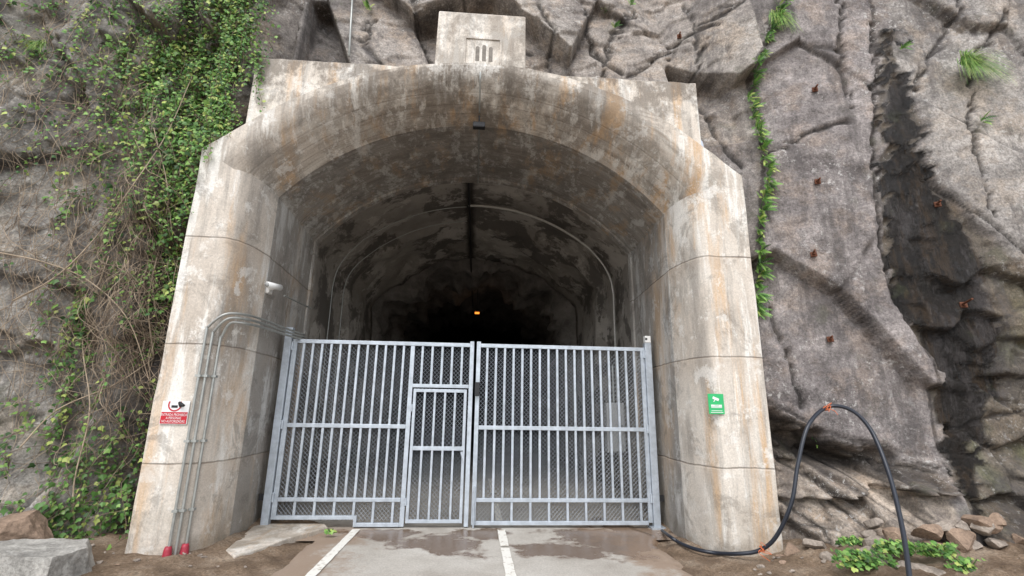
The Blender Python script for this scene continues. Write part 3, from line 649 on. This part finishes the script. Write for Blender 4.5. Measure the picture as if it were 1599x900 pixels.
M=MB(); cz=z0+H*.74; M.poly([(xm-.045,y-.003,cz+.004),(xm-.033,y-.003,cz+.032),(xm+.04,y-.003,cz+.003),(xm+.028,y-.003,cz-.025)]); M.poly([(xm-.036,y-.0035,cz-.032),(xm-.024,y-.0035,cz-.032),(xm-.004,y-.0035,cz-.0),(xm-.014,y-.0035,cz+.0)]); M.build('pictogram',signw,g)
MB().box((x0+.02,y-.003,z0+.015),(x1-.02,y-.001,z0+.022)).box((x0+.03,y-.003,z0+.035),(x1-.03,y-.001,z0+.041)).build('small_print',signw,g)
# ------------------------------------------------------------ hose
hp=[gnd(1034,829,.04)]
for u,v in ((1046,838),(1058,846),(1070,852),(1084,857),(1100,861),(1120,864)):
    p=gnd(u,v,.06)
    for _ in range(5): p=at(u,v,min(p.y,flareY(p.x)-.05))
    hp.append(p)
hp+=[at(1150,865,5.58),at(1185,860,5.46),at(1212,838,5.32),at(1236,785,5.20),at(1246,725,5.22),at(1262,665,5.28),at(1292,636,5.40),at(1328,640,5.26),at(1360,672,5.05),at(1388,740,4.8),at(1408,820,4.5),at(1420,900,4.2),at(1424,960,4.0)]
g=empty('hose','dark rubber hose looping up over the rock on the right and back to the ground','hose')
MB().tube(bez(hp,8),.021,12).build('tube',blackp,g,True)
def twist(c,r,n=3):
    M=MB() 
    for k in range(n):
        pts=[]; ax=Vector((random.uniform(-1,1),random.uniform(-.4,.4),random.uniform(-1,1))).normalized(); b1=ax.orthogonal().normalized(); b2=ax.cross(b1)
        for i in range(13):
            a_=2*math.pi*i/12; pts.append(Vector(c)+(b1*math.cos(a_)+b2*math.sin(a_))*r)
        M.tube(pts,.004,5)
    for k in range(3): M.tube(bez([c,Vector(c)+Vector((random.uniform(-.08,.08),-.04,random.uniform(-.05,.08))),Vector(c)+Vector((random.uniform(-.12,.12),-.05,random.uniform(-.12,.02)))],4),.0035,5)
    return M
o=twist(at(1290,638,5.39),.030).build('twine_tie',orange); tag(o,'orange twine tying the black hose at the top of its loop','twine')
o=twist(at(1190,857,5.44),.032).build('twine_tie',orange); tag(o,'orange twine around the black hose near the ground','twine')
o=MB().tube([onc(553,-60,.1),onc(549,20,.1),onc(545,88,.08)],.018).build('drain_pipe',pipem,smooth=True); tag(o,'thin grey upright pipe on the rock above the header wall','pipe')
def bolt(u,v,lab,L=.16):
    p=onc(u,v,.0); g=empty('rock_bolt',lab,'rock bolt','rusty bolts in the rock')
    d=Vector((random.uniform(-.5,-.1),-1,random.uniform(0,.35))).normalized()
    MB().tube([p+Vector((0,.05,0)),p+d*L],.012,7).build('rod',rust,g)
    q=p+d*.03; MB().tube([q,q+d*.02],.05,4).build('plate',rust,g); MB().tube([q+d*.02,q+d*.05],.024,6).build('nut',rust,g)
for u,v,l in ((1060,60,'rusty rock bolt high above the right corner of the header wall'),(1271,143,'topmost rusty rock bolt on the big right slab'),(1275,286,'second rusty rock bolt from the top on the big right slab'),(1270,400,'third rusty rock bolt from the top on the big right slab'),(1295,532,'lowest rusty rock bolt on the big right slab'),(1462,322,'rusty rock bolt at the upper part of the dark wet channel'),(1502,478,'long rusty rock bolt in the middle of the dark wet rock at right')):
    bolt(u,v,l,.26 if u==1502 else .14)
# ------------------------------------------------------------ boulders
def boulder(name,label,c,s,mat,seed,group=None,lo=.55,hi=.85,extra=()):
    import bmesh
    bm=bmesh.new(); bmesh.ops.create_icosphere(bm,subdivisions=5 if s[0]>.2 else 3,radius=1)
    rd=random.Random(seed); pl=[(Vector((rd.gauss(0,1),rd.gauss(0,1),rd.gauss(0,1))).normalized(),rd.uniform(lo,hi)) for _ in range(11)]+[(Vector(a).normalized(),d) for a,d in extra]
    for v in bm.verts:
        p=v.co.copy()
        for n,d in pl:
            k=p.dot(n)
            if k>d: p-=n*(k-d)
        p+=p.normalized()*.05*noise.fractal(p*2.2+Vector((seed,0,0)),.8,2,5); v.co=Vector((p.x*s[0],p.y*s[1],p.z*s[2]))
    me=bpy.data.meshes.new(name); bm.to_mesh(me); bm.free(); me.materials.append(mat); me.polygons.foreach_set('use_smooth',[False]*len(me.polygons))
    o=bpy.data.objects.new(name,me); COL.objects.link(o); o.location=c; o.rotation_euler=(0,0,rd.uniform(-.2,.2)); tag(o,label,'boulder' if s[0]>.22 else 'stone',group); return o
p=at(50,880,5.0); boulder('boulder','large pale angular boulder in the bottom left corner',(p.x,5.0,.06),(.62,.45,.50),bpale,3,lo=.72,hi=.9,extra=(((.05,0,1),.56),((1,-.1,.1),.66),((0,-1,.15),.6),((-1,0,.1),.8)))
p=at(20,858,5.45); boulder('boulder','smaller brown boulder behind the pale one at bottom left',(p.x,5.45,.34),(.34,.25,.28),bbrown,5)
p=at(1448,888,4.75); boulder('boulder','rounded beige boulder at the foot of the cliff at bottom right',(p.x,4.75,.08),(.34,.25,.22),bpink,8)
for i in range(90):
    rgt=i<76; big=i<32
    if rgt: u=random.uniform(1150,1400); v=random.uniform(845,898)
    else: u=random.uniform(130,420); v=random.uniform(872,899)
    if big: u=random.uniform(1225,1590); v=random.uniform(800,898)
    p=gnd(u,v,.08 if rgt else .03); s=random.uniform(.07,.155) if big else random.uniform(.012,.035); zoff=0
    if rgt: p.y=min(p.y,surf(p.x,.15)-s*.8)
    if big and i%2: zoff=random.uniform(.08,.22); p.y=surf(p.x,.15+zoff)-s*.3
    if abs(p.x-3)<.6 and p.y>5.6: p.y=5.55
    boulder('stone',('broken beige rock lying among the rubble at the foot of the right cliff' if big else 'loose small stone on the dirt at the foot of the right cliff') if rgt else 'loose small stone on the dirt at the foot of the left pilaster',(p.x,p.y,ground_z(p.x,min(p.y,7.5))+s*.3+zoff),(s*1.4,s,s*.8),random.choice([bpink,bpink,bbrown]),20+i,('broken rocks at the cliff foot' if big else 'loose stones on the right') if rgt else 'loose stones on the left',lo=.4,hi=.7)
# ------------------------------------------------------------ plants
LEAF=[(0,-.42),(.30,-.40),(.52,.0),(.24,.14),(0,.62),(-.24,.14),(-.52,0),(-.30,-.40)]
def add_leaf(M,c,size,nrm,up,col,fold=.18,shape=LEAF):
    nrm=nrm.normalized(); x=up.cross(nrm)
    if x.length<1e-4: x=Vector((1,0,0))
    x.normalize(); y=nrm.cross(x); n=len(M.v)
    for (a,b) in shape:
        M.v.append(tuple(c+(x*a+y*b-nrm*abs(a)*fold)*size)); M.c.append((*col,1))
    M.f.append((n,n+1,n+2,n+3,n+4)); M.f.append((n,n+4,n+5,n+6,n+7))
def green(dk=0.0):
    r=random.random()
    if r<.14: c=(.36,.43,.12)
    elif r<.44: c=(.19,.33,.08)
    elif r<.80: c=(.10,.215,.05)
    else: c=(.045,.105,.03)
    k=random.uniform(.65,1.35)*(1-dk); return tuple(x*k for x in c)
def rndn(): return Vector((random.gauss(0,.6),-1,random.gauss(.45,.55)))
IV=MB(); VT=MB()
blobs=[(350,40,50,60,280,.14,-.1),(312,150,38,60,200,.14,-.1),(345,200,24,35,100,.12,-.1),(235,170,30,55,70,.08,-.1),(260,50,42,50,80,.10,-.1),(392,60,20,50,85,.12,-.1),
 (150,50,70,45,40,.06,-.1),(30,60,45,60,26,.06,-.1),(90,180,60,60,16,.06,-.1),(170,290,50,35,24,.08,-.1),(285,290,15,45,60,.10,-.1),(270,370,12,55,42,.10,-.05),
 (257,470,10,60,22,.1,0),(115,500,10,60,24,.1,0),(165,560,14,50,6,.1,0),(190,330,10,90,10,.1,0),(60,640,45,50,10,.1,.0),(130,720,55,50,28,.12,.05),(60,790,55,30,28,.12,.05),(150,800,40,30,32,.12,.05),(215,640,10,90,8,.1,.1),(-80,300,100,260,40,.1,.1)]
for bi,(bu,bv,su,sv,cnt,off,dk) in enumerate(blobs):
    for _ in range(cnt):
        u=random.gauss(bu,su); v=random.gauss(bv,sv)
        if u>445 or (u>405 and v>140) or (u>335 and v>235) or (u>262 and v>520) : continue
        o_=random.uniform(.015,off+.03); p=onc(u,v,o_)
        if p.z<.02: continue
        d=Vector((random.gauss(0,.4),0,random.choice([-1,-1,-1,.5]))).normalized(); step=random.uniform(.03,.055); n=random.randint(7,18); path=[]; sz=random.uniform(.75,1.25)
        for k in range(n):
            d=(d+Vector((random.gauss(0,.2),0,random.gauss(-.10,.15)))).normalized(); p=p+d*step
            if p.z<.03: break
            y_=surf(p.x,p.z)-o_-.01*math.sin(k*1.3+u)
            if p.x>-3.75: y_=min(y_,(FY if p.z<5.0 else HB)-.03-o_*.3)
            p=Vector((p.x,p.y*.4+y_*.6,p.z)); path.append(p.copy())
            if p.x>-3.38 and p.z<4.9: break
            if p.x>-3.0: break
            sdv=d.cross(Vector((0,1,0)))*(1 if k%2 else -1)*.03
            add_leaf(IV,p+sdv+Vector((0,-random.uniform(0,.03),0)),random.uniform(.032,.08)*(1-.3*k/n)*sz,rndn(),Vector((random.gauss(0,.8),0,-1)),green(dk))
        if len(path)>2: VT.tube(path,.003,4,False)
o=IV.build('ivy_leaves',leafy); tag(o,'dense green ivy leaves hanging over the left cliff','ivy',kind='stuff')
def walk(u,v,n,step,ang,wob,off,r,M,pull=.1,rt=None):
    p=onc(u,v,off); d=Vector((math.cos(ang),0,math.sin(ang))); pts=[p]
    for k in range(n):
        a=noise.noise(Vector((u*.13+k*.12,v*.17,n)))*wob; d=Vector((d.x*math.cos(a)-d.z*math.sin(a),0,d.x*math.sin(a)+d.z*math.cos(a)))
        d=(d+Vector((random.gauss(0,.09),0,random.gauss(0,.09)-pull*.3))).normalized()
        q=p+d*step
        if q.z<.0 or q.x<-8.8: break
        if q.x>-3.62 and q.z<4.6: d.x=-abs(d.x); continue
        ys=surf(q.x,q.z)-off*(1+.6*math.sin(k*.35+u)); q.y=p.y*.7+ys*.3; pts.append(q); p=q
    if len(pts)>3: M.tube(pts,r,5,True,taper=rt if rt else r*.6)
VD=MB(); VB=MB()
for _ in range(170):
    u=random.uniform(-150,330); v=random.uniform(-60,420); u=min(u,300 if v>240 else 400); walk(u,v,random.randint(30,90),.06,-math.pi/2+random.gauss(0,.18),.22,random.uniform(.02,.10),random.uniform(.002,.0042),random.choice([VD,VD,VB]),.2)
for _ in range(230):
    u=random.gauss(140,80); v=random.gauss(440,170)
    if u>275: continue
    walk(u,v,random.randint(8,22),.05,random.uniform(-math.pi,math.pi),.8,random.uniform(.03,.16),random.uniform(.0018,.0036),random.choice([VD,VD,VB]),.12)
for _ in range(270):
    u=random.gauss(205,38); v=random.gauss(400,150)
    if u>285: continue
    walk(u,v,random.randint(14,40),.05,-math.pi/2+random.gauss(0,.4),.4,random.uniform(.05,.2),random.uniform(.002,.004),random.choice([VD,VB]),.2)
o=VD.build('dry_vines',bark,smooth=True); tag(o,'tangle of pale dry vine twigs on the left cliff','vines',kind='stuff')
o=VB.build('brown_vines',bark2,smooth=True); tag(o,'darker brown vine twigs woven through the left cliff tangle','vines',kind='stuff')
o=VT.build('ivy_shoots',bark2); tag(o,'thin ivy shoots carrying the green leaves','ivy',kind='stuff')
stems=[([(20,470),(90,430),(150,370),(200,300),(260,210),(300,120)],'long pale vine stem slanting up towards the densest ivy'),([(240,560),(232,470),(250,380),(262,300),(240,200)],'pale vine stem beside the upper left edge of the portal'),([(0,395),(70,410),(140,440),(200,500),(235,600)],'pale vine stem bending down to the dark recess'),([(120,860),(115,760),(140,640),(130,520),(170,400)],'upright brown vine stem in the lower left tangle'),([(30,700),(90,640),(180,600),(240,560)],'pale vine stem crossing the lower left cliff')]
for pts,l in stems:
    M=MB(); M.tube(bez([onc(u,v,.12) for u,v in pts],10),.009,7,True,taper=.005); o=M.build('vine_stem',bark,smooth=True); tag(o,l,'vine')
def frond(M,c,d,L,w,col,droop=.6,n=9):
    c=Vector(c); d=Vector(d).normalized(); p=c.copy(); side=d.cross(Vector((0,-1,.3))).normalized(); st=L/n
    for k in range(n):
        d2=(d+Vector((0,-.1,-droop*k/n))).normalized(); q=p+d2*st; ww=w*math.sin(math.pi*(k+.6)/(n+.6))
        for s in (-1,1):
            a=len(M.v); M.v+=[tuple(p),tuple(p+side*s*ww+d2*st*.3),tuple(p+side*s*ww*.9+d2*st*.75),tuple(q)]; M.c+=[(*col,1)]*4; M.f.append((a,a+1,a+2,a+3))
        p=q
def plant(name,label,cat,group,c,nf_,L,w,spread=1.0,up=.2,dk=0.0):
    M=MB()
    for k in range(nf_):
        d=Vector((random.gauss(0,.6*spread),-.6,random.gauss(up,.5*spread))); g_=green(dk); frond(M,(c[0]+random.uniform(-.02,.02),c[1]+.02,c[2]+random.uniform(-.03,.03)),d,L*random.uniform(.6,1.2),w,g_,random.uniform(.3,1.1))
    o=M.build(name,leafy); tag(o,label,cat,group); return o
cp=[(1232,-12),(1215,20),(1200,58),(1186,95),(1174,150),(1180,200),(1194,232),(1202,275),(1190,310),(1184,360),(1188,410),(1186,460),(1184,500)]
for (u1,v1),(u2,v2) in zip(cp[:-1],cp[1:]):
    for k in range(3):
        t=k/3; u=u1+(u2-u1)*t+random.uniform(-4,4); v=v1+(v2-v1)*t
        if random.random()<.08: continue
        p=onc(u,v,.07); plant('fern','small bright green fern in the long upright crack left of the big right slab','fern','ferns in the upright crack',p,17,.17*random.uniform(.7,1.15),.022,1.0,-.1,-.3)
for u,v,l in ((575,12,'small fern on the rock beside the thin upright pipe'),(960,42,'small green plant in the rock crack right of the concrete block'),(945,18,'small green plant just above another one right of the concrete block'),(1408,75,'small green plant at the top of the wet channel'),(1535,188,'tiny green plant below the grass tuft'),(1275,683,'small green plant below the hose loop'),(985,5,'tiny green plant at the top edge right of the concrete block')):
    p=onc(u,v,.05); plant('fern',l,'plant',None,p,12,.15,.022,1.0,.2,-.3)
def tuft(c,n,L,label,dn=.9,br=-.3):
    M=MB()
    for k in range(n):
        a=random.uniform(0,2*math.pi); d=Vector((math.cos(a)*.8,-.6,random.uniform(-.1,1.1))); p=Vector(c)+Vector((random.gauss(0,.05),0,random.gauss(0,.03))); w=.005; col=green(br) if random.random()<.7 else (.40,.50,.17); ll=L*random.uniform(.5,1.1); prev=None
        for i in range(7):
            t=i/6; q=p+d*ll*t*.7+Vector((0,0,-dn*ll*t*t)); n0=len(M.v); M.v+=[(q.x-w*(1-t*.8),q.y,q.z),(q.x+w*(1-t*.8),q.y,q.z)]; M.c+=[(*col,1)]*2
            if prev is not None: M.f.append((prev,prev+1,n0+1,n0))
            prev=n0
    o=M.build('grass_tuft',leafy); tag(o,label,'grass tuft'); return o
tuft(onc(1510,100,.08),480,.58,'green grass tuft growing on the rock at upper right',.8,-.6)
tuft(onc(1213,25,.05),160,.36,'hanging grass tuft at the top of the upright crack',1.2,-.4)
tuft(onc(62,70,.1),90,.3,'grass tuft among the ivy at the upper left edge')
def cg(R): return max(-1.5*R,min(1.5*R,random.gauss(0,R)))
def weed(u,v,Yd,label,n=40,R=.16,cat='weed',grp=None,dk=0):
    M=MB(); c=onc(u,v,.08) if Yd is None else at(u,v,Yd)
    for k in range(n):
        p=c+Vector((cg(R),cg(R*.4),abs(cg(R*.5))-.03)); add_leaf(M,p,random.uniform(.03,.065),Vector((random.gauss(0,.5),-.6,random.uniform(.4,1.2))),Vector((random.gauss(0,1),0,-.5)),green(dk-.2))
    for k in range(7):
        p=c+Vector((cg(R*.7),0,R*.5))
        q0=len(M.v); M.tube([c+Vector((0,0,-.05)),p],.004,4,False); M.c+=[(.06,.12,.03,1)]*(len(M.v)-q0)
    o=M.build('weed',leafy); tag(o,label,cat,grp)
weed(1350,880,4.85,'leafy green weed at the foot of the right cliff, left of the hose end',220,.17)
weed(1395,858,4.95,'leafy green weed just left of the hose near the bottom right',150,.13)
weed(1458,862,4.8,'leafy green weed right of the hose above the beige boulder',130,.13)
weed(1325,845,5.2,'small green weed left of the larger weeds at bottom right',60,.08)
weed(1510,885,4.6,'low green weed beside the beige boulder at the far bottom right',70,.12)
weed(30,832,None,'low green weed behind the brown boulder at left',60,.12)
weed(120,850,None,'low green weed beside the pale boulder',45,.1)
weed(515,828,gnd(515,828,.1).y,'tiny weed at the end of the low concrete kerb',14,.04)
# ------------------------------------------------------------ light
w=bpy.data.worlds.new('World'); S.world=w; w.use_nodes=True; nt=w.node_tree; bg=nt.nodes['Background']
sky=nt.nodes.new('ShaderNodeTexSky'); sky.sky_type='NISHITA'; sky.sun_disc=False; EL=math.radians(52); sky.sun_elevation=EL; sky.sun_rotation=math.radians(190)
hs=nt.nodes.new('ShaderNodeHueSaturation'); hs.inputs['Saturation'].default_value=.3; nt.links.new(sky.outputs[0],hs.inputs['Color']); nt.links.new(hs.outputs[0],bg.inputs['Color']); bg.inputs['Strength'].default_value=.29
sl_=bpy.data.lights.new('sun','SUN'); sl_.energy=2.2; sl_.angle=math.radians(35); sl_.color=(1,.975,.95); so=bpy.data.objects.new('sun',sl_); COL.objects.link(so)
sd=Vector((math.sin(math.radians(-12))*math.cos(EL),-math.cos(math.radians(-12))*math.cos(EL),math.sin(EL))); so.rotation_euler=sd.to_track_quat('Z','Y').to_euler()
print('done',time.time()-T0)
